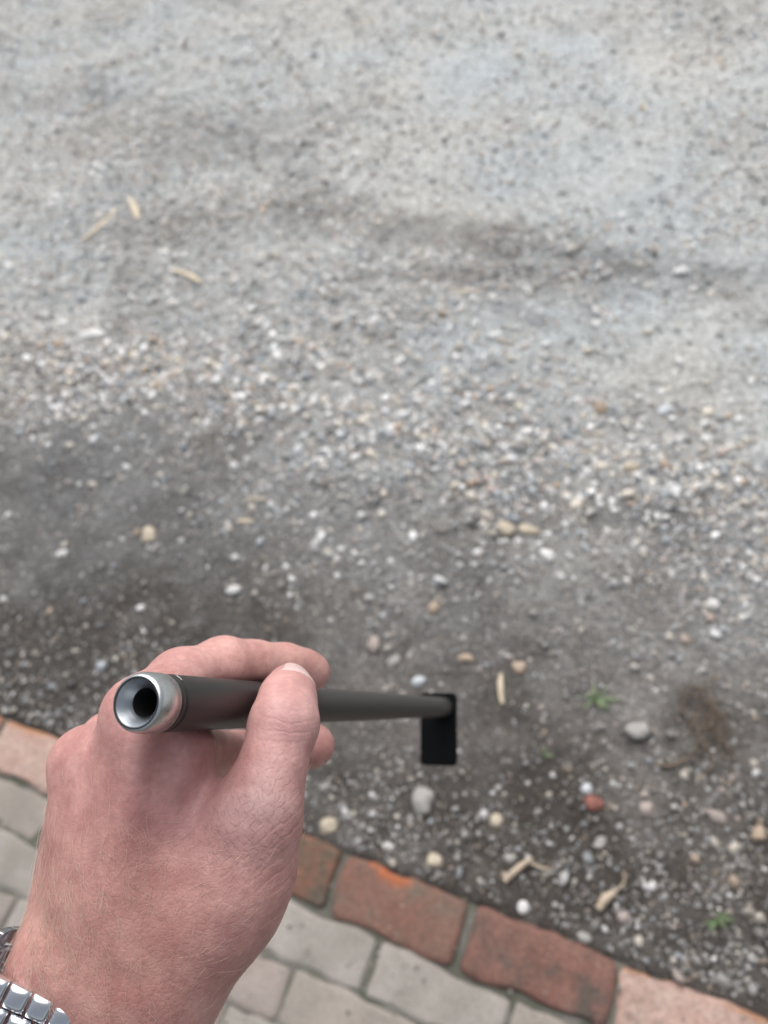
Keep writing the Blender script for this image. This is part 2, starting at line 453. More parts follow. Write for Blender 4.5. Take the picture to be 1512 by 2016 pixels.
for k, (px, py, L, W, ang, mat, lab) in enumerate(STONES):
    g = ground(px, py); s = ground_scale(px, py)
    rr = np.random.default_rng(100 + k)
    v = lumpy(ICO2[0], .15, rr)
    a, b = L * s / 2, W * s / 2
    cz = min(a, b) * .75
    v = v * np.array([a, b * 1.1, cz])
    right = ROT @ np.array([1, 0, 0]); az = math.atan2(right[1], right[0]) + R(ang)
    c_, s_ = math.cos(az), math.sin(az)
    v = v @ np.array([[c_, s_, 0], [-s_, c_, 0], [0, 0, 1]])
    z = float(height(np.array([g]))[0]) + cz * .12
    if 'overhanging' in lab: z += .008
    me = mesh_np('stone', v, ICO2[1])
    o = link('stone', me, mat, None, (g[0], g[1], z))
    tag(o, lab, 'stone', 'larger stones scattered on the soil')
    stone_g.append((g, max(a, b)))

# ------------------------------------------------------------------ gravel
PAL = np.array([(.62, .57, .49), (.82, .82, .81), (.38, .41, .44), (.36, .35, .335), (.28, .275, .265), (.50, .385, .29), (.50, .415, .38), (.14, .14, .14), (.45, .45, .44)])
PW = np.array([.19, .18, .15, .14, .09, .05, .07, .06, .12])
def in_view(P, margin=330):
    q = np.column_stack([P, np.full(len(P), -CAM_H)]) @ ROT
    d = -q[:, 2]
    px = q[:, 0] / np.maximum(d, .01) * F + 756; py = 1008 - q[:, 1] / np.maximum(d, .01) * F
    return (d > .1) & (px > -margin) & (px < 1512 + margin) & (py > -margin) & (py < 2016 + margin)
def band_density(P):
    d = seg_dist(P, BAND); v = P @ VX
    n = fbm(P[:, 0] * 6, P[:, 1] * 6, 70, 3)
    b = np.exp(-(d / (.17 + .16 * fbm(P[:, 0] * 2.5, P[:, 1] * 2.5, 77, 2))) ** 2) * .76 * (1 - .55 * blob(P, 150, 720, .55, .35))
    rest = .22 + .55 * np.clip(fbm(P[:, 0] * 3.2, P[:, 1] * 3.2, 75, 3) - .42, 0, 1) * 2
    near = np.clip((V_TOP + .42 - v) / .3, 0, 1)
    rest = rest * (1 - .42 * np.clip((V_TOP + .62 - v) / .25, 0, 1)) + .10 * np.clip((V_TOP + .16 - v) / .1, 0, 1)
    for (px, py, r, ry, w) in ((1400, 1560, .12, .22, .28), (1430, 1800, .14, .12, .35), (700, 1580, .08, .08, .22), (980, 1620, .08, .05, .2), (300, 300, .8, .5, .28), (150, 450, .5, .5, .2), (600, 620, .6, .2, .4), (250, 560, .5, .3, .2), (120, 710, .4, .22, -.4), (650, 790, .35, .16, .4), (950, 840, .35, .18, .45), (1150, 880, .3, .16, .35), (1380, 990, .22, .14, .45), (620, 960, .3, .1, .22), (760, 1120, .2, .12, .25), (1050, 640, .5, .12, .4),
                               (1050, 380, .45, .2, -.25), (1000, 150, .8, .45, -.25), (180, 920, .25, .14, -.25), (950, 1420, .1, .08, -.15), (1050, 1720, .12, .1, -.1), (1400, 120, .4, .3, -.1)):
        rest = rest + w * blob(P, px, py, r, ry)
    return np.clip(np.maximum(b * 1.1, rest) * (0.55 + .9 * n), 0.03, 1)
def scatter(n, rmin, rmed, rsig, rmax, tmpl, sink, dens_pow=1.0, dust=(.15, .75), ylim=(-1, 9), pw=None):
    out = []
    cnt = 0
    while cnt < n:
        Q = np.column_stack([rng.uniform(-2.3, 2.9, 80000), rng.uniform(-.4, 5.9, 80000)])
        dist = np.linalg.norm(Q, axis=1)
        keep = (Q[:, 1] > ylim[0]) & (Q[:, 1] <= ylim[1]) & in_view(Q) & ((Q @ VX) > V_TOP + .006)
        Q = Q[keep]
        Q = Q[rng.random(len(Q)) < band_density(Q) ** dens_pow]
        out.append(Q); cnt += len(Q)
    Q = np.concatenate(out)[:n]
    r = np.clip(rmed * np.exp(rng.normal(0, rsig, n)), rmin, rmax)
    r *= .78 + .3 * np.exp(-(seg_dist(Q, BAND) / .25) ** 2) + .25 * np.clip((V_TOP + .35 - Q @ VX) / .3, 0, 1)
    ok = np.ones(n, bool)
    for g, sr in stone_g:
        ok &= np.linalg.norm(Q - g, axis=1) > sr + r * .8
    Q, r = Q[ok], r[ok]; n = len(Q)
    tv, tf = tmpl
    nv = len(tv)
    S = rng.uniform(.75, 1.3, (n, 3)); S[:, 2] *= .72
    ang = rng.uniform(0, 6.283, n); ca, sa = np.cos(ang), np.sin(ang)
    jit = 1 + rng.normal(0, .15, (n, nv))
    v = tv[None] * jit[..., None] * S[:, None, :] * r[:, None, None]
    tilt = rng.normal(0, .35, (n, 2))
    v[..., 2] += v[..., 0] * tilt[:, :1] + v[..., 1] * tilt[:, 1:]
    x = v[..., 0] * ca[:, None] - v[..., 1] * sa[:, None]; y = v[..., 0] * sa[:, None] + v[..., 1] * ca[:, None]
    z0 = height(Q) + r * .72 * rng.uniform(-sink, .55, n)
    V = np.stack([x + Q[:, :1], y + Q[:, 1:], v[..., 2] + z0[:, None]], -1).reshape(-1, 3)
    Fc = (tf[None] + (np.arange(n) * nv)[:, None, None]).reshape(-1, 3)
    c = PAL[rng.choice(len(PAL), n, p=(PW if pw is None else pw) / (PW if pw is None else pw).sum())] * rng.uniform(.75, 1.15, (n, 1))
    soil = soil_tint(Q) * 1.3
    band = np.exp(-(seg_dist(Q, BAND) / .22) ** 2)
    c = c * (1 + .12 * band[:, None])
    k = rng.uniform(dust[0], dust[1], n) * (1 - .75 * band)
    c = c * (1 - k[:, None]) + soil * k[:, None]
    return V, Fc, np.repeat(c, nv, 0)
def stuff(nm, sets, lab):
    V, Q, C = [], [], []; o = 0
    for a in sets:
        v, q, c = scatter(**a); V.append(v); Q.append(q + o); C.append(c); o += len(v)
    tag(link(nm, mesh_np(nm, np.concatenate(V), np.concatenate(Q), True, {'tint': np.concatenate(C)}), M_PEB), lab, kind='stuff')
stuff('gravel', [dict(n=5800, rmin=.003, rmed=.0050, rsig=.40, rmax=.012, tmpl=ICO0, sink=.6, ylim=(-1, 1.45), dust=(.25, .7)),
                 dict(n=14000, rmin=.003, rmed=.0050, rsig=.45, rmax=.014, tmpl=ICO0, sink=.4, ylim=(1.45, 2.1), dust=(.05, .6)),
                 dict(n=47000, rmin=.003, rmed=.0056, rsig=.45, rmax=.018, tmpl=ICO0, sink=.3, dens_pow=.55, ylim=(2.1, 9), dust=(.0, .3), pw=np.array([.22, .26, .15, .12, .05, .05, .07, .02, .12])),
                 dict(n=11500, rmin=.0035, rmed=.0064, rsig=.38, rmax=.015, tmpl=ICO0, sink=0, dens_pow=1.5, ylim=(.7, 9), dust=(.0, .1), pw=np.array([.24, .38, .20, .02, 0, .04, .04, 0, .12]))],  # extra white stones, their pale colour also standing in for wet glints
      'mixed grey, cream and white pebbles strewn over the yard')
stuff('fine_gravel', [dict(n=78000, rmin=.0018, rmed=.0030, rsig=.42, rmax=.007, tmpl=OCT, sink=.35, dens_pow=.4, dust=(.0, .6), ylim=(1.6, 9)),
                      dict(n=40000, rmin=.0016, rmed=.0027, rsig=.35, rmax=.0055, tmpl=ICO0, sink=.5, dens_pow=.45, dust=(.15, .75), ylim=(-1, 2.0))], 'fine gravel between the pebbles')
stuff('grit', [dict(n=56000, rmin=.0007, rmed=.0014, rsig=.35, rmax=.003, tmpl=OCT, sink=.3, dens_pow=.2, dust=(.1, .9), ylim=(-1, 2.2))], 'sandy grit on the soil')

# ------------------------------------------------------------------ kerb bricks and pavers
def block(L, W, H, bev, seed, wob=.0025, nx=14, ny=7):
    """a worn block: a gridded top with rounded, uneven edges and side walls; top at z = 0"""
    r = np.random.default_rng(seed)
    def ax(n, h):
        inner = np.linspace(-h + bev * 1.6, h - bev * 1.6, n - 4)
        return np.concatenate([[-h, -h + bev * .5], inner, [h - bev * .5, h]])
    xs, ys = ax(nx, L / 2), ax(ny, W / 2)
    X, Y = np.meshgrid(xs, ys, indexing='ij')
    ex = L / 2 - np.abs(X); ey = W / 2 - np.abs(Y)
    def drop(e): q = np.clip(1 - e / bev, 0, 1); return bev * .8 * (1 - np.sqrt(np.clip(1 - q * q, 0, 1)))
    off = r.uniform(0, 50)
    Z = -np.maximum(drop(ex), drop(ey)) + (fbm(X * 40 + off, Y * 40, seed, 3) - .5) * wob
    cx = (ex < bev * 1.2) & (ey < bev * 1.2)
    Z = Z - cx * bev * .5 * r.random()
    sx = (fbm(Y * 30 + off, X * 30, seed + 3, 2) - .5) * wob * 2.2; sy = (fbm(X * 30 + off, Y * 30, seed + 5, 2) - .5) * wob * 2.2
    rim = (np.minimum(ex, ey) < bev * 1.3)
    X = X + sx * rim; Y = Y + sy * rim
    # rounded corners
    cr = bev * 1.6
    for sxn in (-1, 1):
        for syn in (-1, 1):
            dx = sxn * X - (L / 2 - cr); dy = syn * Y - (W / 2 - cr)
            m = (dx > 0) & (dy > 0); d = np.hypot(dx, dy) + 1e-9; kf = np.where(m & (d > cr), cr / d, 1)
            X = np.where(m, sxn * (L / 2 - cr + dx * kf), X); Y = np.where(m, syn * (W / 2 - cr + dy * kf), Y)
    V = np.stack([X, Y, Z], -1).reshape(-1, 3)
    a, b = len(xs), len(ys)
    q = [(i * b + j, (i + 1) * b + j, (i + 1) * b + j + 1, i * b + j + 1) for i in range(a - 1) for j in range(b - 1)]
    ring = [i * b for i in range(a)] + [(a - 1) * b + j for j in range(1, b)] + [i * b + b - 1 for i in range(a - 2, -1, -1)] + [j for j in range(b - 2, 0, -1)]
    n0 = len(V); low = V[ring].copy(); low[:, 2] = -H
    V = np.concatenate([V, low]); m = len(ring)
    q += [(ring[k], n0 + k, n0 + (k + 1) % m, ring[(k + 1) % m]) for k in range(m)]
    return V, np.array(q)

kerb = empty('kerb', (*(UX * KERB_J[1] + VX * V_TOP), 0))
kerb.rotation_euler.z = TH
tag(kerb, 'kerb of worn red and pale pink bricks between paving and soil', kind='structure')
KW = V_TOP - V_BOT
def place(o, u, v, z=0, rz=0):
    """local position in the kerb's own frame"""
    o.location = (u - KERB_J[1], v - V_TOP, z); o.rotation_euler.z = rz
BR_LAB = {-1: 'mossy red brick', 0: 'red brick with an orange chipped edge', 1: 'dark red brick', 2: 'pale pink whitish brick', -3: 'pale pink brick'}
# the joints: measured for the bricks in view, regular further out
joint = {0: KERB_J[0], 1: KERB_J[1], 2: KERB_J[2]}
for k in range(3, 9): joint[k] = joint[k - 1] + KERB_P
joint[-3] = uv(ground(-22, 1470))[0]
for k in (-1, -2): joint[k] = joint[0] + (joint[-3] - joint[0]) * -k / 3
for k in range(-4, -9, -1): joint[k] = joint[k + 1] - KERB_P
print('JOINTS', joint, KERB_P)
for k in range(-8, 8):
    L = joint[k + 1] - joint[k] - (.013 if k in (-1, 0, 1) else .008) + (.003 if k == 1 else 0)
    W = KW - .006
    V, q = block(L, W, .085, .0062, 40 + k, .0075)
    r = np.random.default_rng(70 + k)
    edge = np.clip(1 - ((W / 2 - V[:, 1]) / .022), 0, 1) * np.clip(fbm(V[:, 0] * 18 + k, V[:, 1] * 18, 91, 2) * 2.2 - .5, 0, 1)
    if k == 0: edge = np.clip(1 - ((W / 2 - V[:, 1]) / .026), 0, 1) * np.exp(-((V[:, 0] + .02) / .055) ** 2) * 1.25
    mat = {-1: M_BRICK_DARK, 0: M_BRICK_CHIP, 1: M_BRICK, 2: M_BRICK_PALE, -3: M_BRICK_PALE, -4: M_BRICK_PALE, 3: M_BRICK_PALE}.get(k, M_BRICK)
    if k == -2: mat = M_BRICK_PALE
    me = mesh_np('brick', V, q, True, {'edge': edge})
    o = link('brick', me, mat, kerb)
    place(o, (joint[k] + joint[k + 1]) / 2, (V_TOP + V_BOT) / 2, .004 + r.normal(0, .0015), r.normal(0, .012))
    o.rotation_euler.x = r.normal(0, .02)
    if k in BR_LAB: o['label'] = BR_LAB[k]

bs, bf = block(8.0, KW + .6, .05, .004, 5, .001, 10, 6)
pave = empty('pavement', (*(UX * KERB_J[1] + VX * V_TOP), 0))
pave.rotation_euler.z = TH
tag(pave, 'weathered grey concrete block paving at the bottom of the picture', kind='structure')
o = link('joint_bed', mesh_np('joint_bed', *(np.array([(-4.5, -3.0, -.0048), (4.5, -3.0, -.0048), (4.5, -.004, -.0048), (-4.5, -.004, -.0048)]), np.array([(0, 1, 2, 3)]))), M_JOINT, pave)
pv = [mesh_np('paver', *block(PAV_L - .0035, ROW - .0032, .06, .0055, 200 + k, .0060)) for k in range(9)]
for k, m in enumerate(pv): m.materials.append(M_PAVER[k % 3])
row_off = [ROW1_J[1], ROW2_J, ROW1_J[1] + .02, ROW2_J + .015]
pn = 0
for row in range(12):
    vc = V_BOT - .001 - ROW * (row + .5)
    base_u = row_off[row % 4] if row else ROW1_J[1]
    for k in range(-6, 5):
        r = np.random.default_rng(row * 100 + k + 700)
        o = link('paver', pv[int(r.integers(0, 9))], None, pave)
        place(o, base_u + PAV_L * (k + .5), vc, -.002 + r.normal(0, .0012), r.normal(0, .008) + (math.pi if r.random() < .5 else 0))
        o.rotation_euler.x = r.normal(0, .012)

def paving_grit(n):
    v_ = V_TOP - rng.random(n) ** 1.6 * (KW + .5); u_ = rng.uniform(-.9, .5, n)
    Q = u_[:, None] * UX + v_[:, None] * VX
    Q = Q[in_view(Q)]; m = len(Q)
    r = np.clip(.0009 * np.exp(rng.normal(0, .5, m)), .0004, .0026)
    v = OCT[0][None] * (1 + rng.normal(0, .15, (m, 6)))[..., None] * (r[:, None] * np.array([1, 1, .75]))[:, None, :] * rng.uniform(.8, 1.3, (m, 1, 3))
    v[..., :2] += Q[:, None, :]; v[..., 2] += (.003 + r * .3)[:, None]
    f = (OCT[1][None] + (np.arange(m) * 6)[:, None, None]).reshape(-1, 3)
    c = PAL[rng.choice(len(PAL), m, p=PW / PW.sum())] * rng.uniform(.35, .8, (m, 1))
    return v.reshape(-1, 3), f, np.repeat(c, 6, 0)
V, Q, C = paving_grit(1500)
tag(link('loose_grit', mesh_np('loose_grit', V, Q, True, {'tint': C}), M_PEB), 'loose grit spilled over the bricks and pavers', kind='stuff')

# ------------------------------------------------------------------ straw, twigs, weeds, roots
RIGHT_AZ = math.atan2((ROT @ np.array([1, 0, 0]))[1], (ROT @ np.array([1, 0, 0]))[0])
def zat(g): return float(height(np.array([g]))[0])
def strip(name, a, b, w, thick, mat, bend=0.0, lift=.003):
    """a flat dry stalk between two photo points on the ground, with a curved section"""
    A, B = ground(*a), ground(*b); Mid = (A + B) / 2; d = B - A; L = np.linalg.norm(d); d = d / L; nrm = np.array([-d[1], d[0]])
    n = 9; V = []; q = []
    for k in range(n):
        s = k / (n - 1); p = A - Mid + d * L * s + nrm * bend * L * math.sin(s * math.pi)
        ww = w * (1 - .25 * abs(2 * s - 1) ** 3) * (1 + .12 * math.sin(9 * s + w * 1e4))
        g = p + Mid
        z = thick * .6 + lift + .0015 * math.sin(5 * s)
        for (o_, zz) in ((-.5, 0), (-.25, thick), (.25, thick), (.5, 0), (0, -thick * .6)):
            V.append((p[0] + nrm[0] * o_ * ww, p[1] + nrm[1] * o_ * ww, z + zz))
    for k in range(n - 1):
        for j in range(5):
            q.append((k * 5 + j, (k + 1) * 5 + j, (k + 1) * 5 + (j + 1) % 5, k * 5 + (j + 1) % 5))
    q += [(0, 1, 2, 2), ]
    q = q[:-1]
    V = np.array(V); V = np.concatenate([V, [V[:5].mean(0), V[-5:].mean(0)]]); c0, c1 = len(V) - 2, len(V) - 1
    tri = [tuple(f) for f in q]
    me = bpy.data.meshes.new(name)
    fs = tri + [(c0, (j + 1) % 5, j) for j in range(5)] + [(c1, len(V) - 7 + j, len(V) - 7 + (j + 1) % 5) for j in range(5)]
    me.from_pydata([tuple(p) for p in V], [], fs)
    zz = max(zat(A), zat(B), zat(Mid))
    return link(name, me, mat, None, (Mid[0], Mid[1], zz))
STRAWS = [
 ((164, 471), (230, 408), 10, 'long pale straw lying slantwise at the upper left'),
 ((254, 390), (271, 430), 13, 'short broad straw right beside the long slanted one'),
 ((338, 533), (397, 557), 11, 'greenish straw lying level at the left above the gravel band'),
 ((986, 1323), (989, 1381), 11, 'upright pale straw right of the black end plate'),
 ((693, 50), (738, 37), 7, 'thin straw near the top edge of the yard'),
 ((490, 992), (526, 988), 6, 'thin pinkish straw on the bare soil at the centre left'),
 ((470, 1031), (500, 1030), 9, 'stubby pale straw bit beside an ochre pebble'),
 ((903, 577), (938, 573), 8, 'orange dry leaf stalk in the upper yard'),
 ((252, 690), (262, 700), 14, 'small square chip of straw in the gravel band'),
 ((160, 225), (195, 205), 6, 'thin straw at the far left of the upper yard'),
 ((1258, 208), (1274, 222), 7, 'short orange straw in the pale sand at the upper right'),
]
for k, (a, b, w, lab) in enumerate(STRAWS):
    s = ground_scale((a[0] + b[0]) / 2, (a[1] + b[1]) / 2)
    o = strip('straw', a, b, .92 * w * s, .0014, M_STRAW, (-.04, .03, .05)[k % 3])
    tag(o, lab, 'straw', 'bits of dry straw on the yard')

def tube(pts, rad, n=6):
    pts = np.array(pts, float); V = []; q = []
    for k, p in enumerate(pts):
        tdir = pts[min(k + 1, len(pts) - 1)] - pts[max(k - 1, 0)]; tdir /= np.linalg.norm(tdir) + 1e-12
        a = np.cross(tdir, (.13, .21, .97)); a /= np.linalg.norm(a) + 1e-12; b = np.cross(tdir, a)
        r_ = rad[k] if hasattr(rad, '__len__') else rad
        for j in range(n):
            an = 2 * math.pi * j / n; V.append(p + r_ * (math.cos(an) * a + math.sin(an) * b))
    for k in range(len(pts) - 1):
        for j in range(n):
            q.append((k * n + j, k * n + (j + 1) % n, (k + 1) * n + (j + 1) % n, (k + 1) * n + j))
    return np.array(V), np.array(q)
def join(parts):
    V = []; Q = []; o = 0
    for v, q in parts: V.append(v); Q.append(q + o); o += len(v)
    return np.concatenate(V), np.concatenate(Q)
def gpt(px, py, up=0.0):
    g = ground(px, py); return np.array([g[0], g[1], zat(g) + up])
def pxtube(pp, up, rad, n=6):
    P3 = np.array([gpt(*p) for p in pp]); P3[:, 2] = np.maximum(P3[:, 2], P3[:, 2].mean() - .002) + np.asarray(up)
    m = 4 * (len(P3) - 1) + 1
    s = np.linspace(0, len(P3) - 1, m); out = np.column_stack([np.interp(s, np.arange(len(P3)), P3[:, k]) for k in range(3)])
    for _ in range(2): out[1:-1] = (out[:-2] + 2 * out[1:-1] + out[2:]) / 4
    rr = np.interp(s, np.arange(len(P3)), rad if hasattr(rad, '__len__') else [rad] * len(P3))
    return tube(out, rr, n)
def thing_np(name, vq, mat, lab, cat, group=None):
    V, Q = vq; c = V.mean(0)
    c[2] = V[:, 2].min()
    return tag(link(name, mesh_np(name, V - c, Q), mat, None, tuple(c)), lab, cat, group)
sc = ground_scale(1030, 1710)
thing_np('twig', join([pxtube([(993, 1735), (1020, 1710), (1047, 1690)], [.006, .009, .012], [6 * sc, 7 * sc, 4 * sc]),
                       pxtube([(1040, 1697), (1062, 1708), (1085, 1712)], [.010, .008, .006], [3 * sc, 3 * sc, 2 * sc])]),
         M_TWIG, 'pale forked twig lying on the dark soil above the bricks', 'twig')
thing_np('dry_stalk', join([pxtube([(1178, 1790), (1190, 1770), (1210, 1757)], [.005, .008, .007], [7 * sc, 9 * sc, 6 * sc]),
                            pxtube([(1205, 1760), (1230, 1740), (1225, 1715)], [.006, .009, .012], [3 * sc, 2 * sc, 1.5 * sc])]),
         M_TWIG, 'crumpled tan dry stalk on the soil right of the forked twig', 'stalk')
# root clump: a tangle of dry rootlets
parts = []
rr = np.random.default_rng(5)
for k in range(60):
    cx, cy = 1335 + 60 * rr.random() + rr.normal(0, 8), 1345 + 120 * rr.random()
    cx += (cy - 1345) * .25
    a = rr.normal(0, 1) * .9 + 1.1
    pp = [(cx, cy)]
    for j in range(4): pp.append((pp[-1][0] + 16 * math.cos(a) + rr.normal(0, 4), pp[-1][1] + 16 * math.sin(a) + rr.normal(0, 4))); a += rr.normal(0, .5)
    up = rr.uniform(.001, .016) + np.array([0, .004, .006, .004, .001])
    parts.append(pxtube(pp, up, [.0013, .0012, .0010, .0009, .0006], 4))
parts.append(pxtube([(1290, 1507), (1318, 1513), (1345, 1500), (1362, 1487)], [.004, .006, .007, .008], [.0035, .003, .0026, .002], 6))
parts.append(pxtube([(1375, 1460), (1400, 1485), (1405, 1510), (1385, 1525)], [.008, .008, .006, .003], [.0022, .002, .0018, .0012], 5))
thing_np('root_clump', join(parts), M_ROOT, 'clump of dry brown roots with curled ends on the soil at the right', 'roots')
def weed(px, py, n, size, lab, name='weed'):
    root = empty(name, tuple(gpt(px, py)))
    tag(root, lab, 'weed', 'small green weeds on the soil')
    r = np.random.default_rng(int(px))
    for k in range(n):
        a = r.uniform(0, 6.28) if k else -.1 + RIGHT_AZ
        L = size * r.uniform(.6, 1.1) * (1.25 if k == 0 else 1); W = L * r.uniform(.10, .22)
        V = []; q = []
        for s in np.linspace(0, 1, 6):
            w = W * math.sin(math.pi * min(.97, .12 + s * .85)) ** .8
            zz = L * (.75 * s - .55 * s * s) * (1 if k else .5) + .003
            for o_ in (-.5, 0, .5):
                x = L * s; y = o_ * w
                V.append((x * math.cos(a) - y * math.sin(a), x * math.sin(a) + y * math.cos(a), zz - (abs(o_) < .1) * w * .12))
        for i_ in range(5):
            for j in range(2): q.append((i_ * 3 + j, (i_ + 1) * 3 + j, (i_ + 1) * 3 + j + 1, i_ * 3 + j + 1))
        o = link('leaf', mesh_np('leaf', np.array(V), np.array(q)), M_GREEN, root)
        md = o.modifiers.new('thick', 'SOLIDIFY'); md.thickness = .0004
    return root
weed(1172, 1378, 9, .031, 'bright green weed with a leaf stretched to the right on bare soil')
weed(1068, 1487, 4, .016, 'tiny green seedling halfway between the end plate and the root clump')
weed(1412, 1812, 9, .022, 'green grassy weed among pebbles near the lower right corner')
weed(845, 962, 3, .016, 'tiny green sprout just above the two dark holes')

# ------------------------------------------------------------------ metal rod (own frame: z runs from the collar's mouth down the rod)
A0 = cam_np(268, 1383, .207); A1 = cam_np(874, 1392, .595)
axis_c = (A1 - A0); ROD_L = float(np.linalg.norm(axis_c)); axis_c /= ROD_L
z_w = Vector(ROT @ axis_c); up_w = Vector(ROT @ np.array([0, 1, 0]))
y_w = (up_w - up_w.dot(z_w) * z_w).normalized(); x_w = y_w.cross(z_w)
rod = empty('metal_rod')
rod.matrix_world = Matrix.Translation(CAM_LOC + Vector(ROT @ A0)) @ Matrix((x_w, y_w, z_w)).transposed().to_4x4()
tag(rod, 'dark grey metal rod with steel collar and black end plate held in the hand', 'metal rod')
RO = .00875
def lathe(name, prof, mat, parent, n=96, close=False):
    prof = np.array(prof, float); an = np.linspace(0, 2 * math.pi, n, endpoint=False)
    V = np.stack([prof[:, None, 0] * np.cos(an), prof[:, None, 0] * np.sin(an), np.repeat(prof[:, 1:], n, 1)], -1).reshape(-1, 3)
    m = len(prof); q = []
    for k in range(m - 1):
        for j in range(n): q.append((k * n + j, (k + 1) * n + j, (k + 1) * n + (j + 1) % n, k * n + (j + 1) % n))
    return link(name, mesh_np(name, V, np.array(q)), mat, parent)
def arc(cx, cz, r, a0, a1, n=10):
    return [(cx + r * math.cos(R(a)), cz + r * math.sin(R(a))) for a in np.linspace(a0, a1, n)]
# outer barrel with a rounded shoulder
RF = .0072                                     # mouth radius
col_prof = [(RF + .00025, .00004)] + [(RF + .0003 + (RO + .0001 - RF - .0003) * math.sin(t_), .0001 + .0042 * (1 - math.cos(t_))) for t_ in np.linspace(0.05, math.pi / 2, 14)] + [(RO + .0001, .0098), (RO - .0002, .0101), (RO - .0012, .0101)]
collar = lathe('collar', col_prof, M_STEEL, rod)
lathe('mouth_rim', arc(RF - .00005, .00035, .0004, -150, -10, 8) + [(RF + .0003, .0003)], M_RIM, collar)
lathe('countersink', [(RF - .0002, .0002), (RF - .0010, .0011), (.0044, .0040), (.0042, .0043)], M_CONE, collar)
lathe('bore', [(.00425, .0042), (.0041, .0046), (.0041, .030), (.0002, .030)], M_BORE, collar)
sl_prof = [(RO - .0014, .0099), (RO - .0010, .0104), (RO - .0002, .0106), (RO - .0001, .0108), (RO - .0001, .0125), (RO - .00035, .0126), (RO - .00035, .0129), (RO - .0001, .0130)]
sl_prof += [(RO - .0001 - .0001 * s, .0130 + .075 * s) for s in np.linspace(0.02, 1, 12)]
sl_prof += [(RO - .0004, .0885), (RO - .0009, .0890)]
grip = lathe('grip_sleeve', sl_prof, M_GRAPH, rod)
lathe('shaft', [(RO - .0008, .0888)] + [(.0080 - .0003 * s, .0889 + (ROD_L - .0895) * s) for s in np.linspace(0, 1, 10)] + [(.0002, ROD_L - .0004)], M_SHAFT, rod, 64)
# little scratch near the collar
pts = [(RO * math.cos(a) * 1.001, RO * math.sin(a) * 1.001, .0142 + .0010 * (R(128) - a)) for a in np.linspace(R(104), R(126), 8)]
V, q = tube(pts, [.00003, .00012, .00017, .00018, .00016, .00012, .0001, .00003], 5)
link('scratch', mesh_np('scratch', V, q), M_SCR, grip)
# end plate: its corners are sized in the rod's own frame
def plate(name, cx, cy, w, h, th, rad, z0, mat, parent):
    ring = []
    for (sx, sy, a0) in ((1, 1, 0), (-1, 1, 90), (-1, -1, 180), (1, -1, 270)):
        for a in np.linspace(a0, a0 + 90, 7): ring.append((cx + sx * (w / 2 - rad) + rad * math.cos(R(a)), cy + sy * (h / 2 - rad) + rad * math.sin(R(a))))
    n = len(ring); V = []; b = .0006
    c = np.array([cx, cy]); rg = np.array(ring)
    ins = c + (rg - c) * np.array([(w - 2 * b) / w, (h - 2 * b) / h])
    for (r_, z) in ((ins, z0), (rg, z0 + b), (rg, z0 + th - b), (ins, z0 + th)):
        V += [(p[0], p[1], z) for p in r_]
    fs = [tuple(range(n - 1, -1, -1)), tuple(range(3 * n, 4 * n))]
    for k in range(3):
        fs += [(k * n + j, k * n + (j + 1) % n, (k + 1) * n + (j + 1) % n, (k + 1) * n + j) for j in range(n)]
    me = bpy.data.meshes.new(name); me.from_pydata(V, [], fs); me.update()
    return link(name, me, mat, parent)
def rod_local(px, py):
    """photo point -> the rod's frame, on the plane of the end plate"""
    Mi = rod.matrix_world.inverted()
    o_ = Mi @ CAM_LOC; d_ = (Mi.to_3x3() @ Vector(ROT @ np.array([(px - 756) / F, -(py - 1008) / F, -1.0])))
    s = (ROD_L - o_.z) / d_.z
    return o_ + d_ * s
bpy.context.view_layer.update()
c1, c2, c3, c4 = rod_local(828, 1364), rod_local(898, 1364), rod_local(898, 1507), rod_local(828, 1507)
ctr = (c1 + c2 + c3 + c4) / 4
wv_ = ((c2 - c1) + (c3 - c4)) / 2; hv_ = ((c1 - c4) + (c2 - c3)) / 2
pl = plate('end_plate', 0, 0, wv_.length, hv_.length, .006, .0035, 0, M_PLATE, rod)
pl.location = (ctr.x, ctr.y, ROD_L - .001)
pl.rotation_euler.z = math.atan2(hv_.y, hv_.x) - math.pi / 2
print('PLATE', wv_.length, hv_.length, 'ROD', ROD_L)

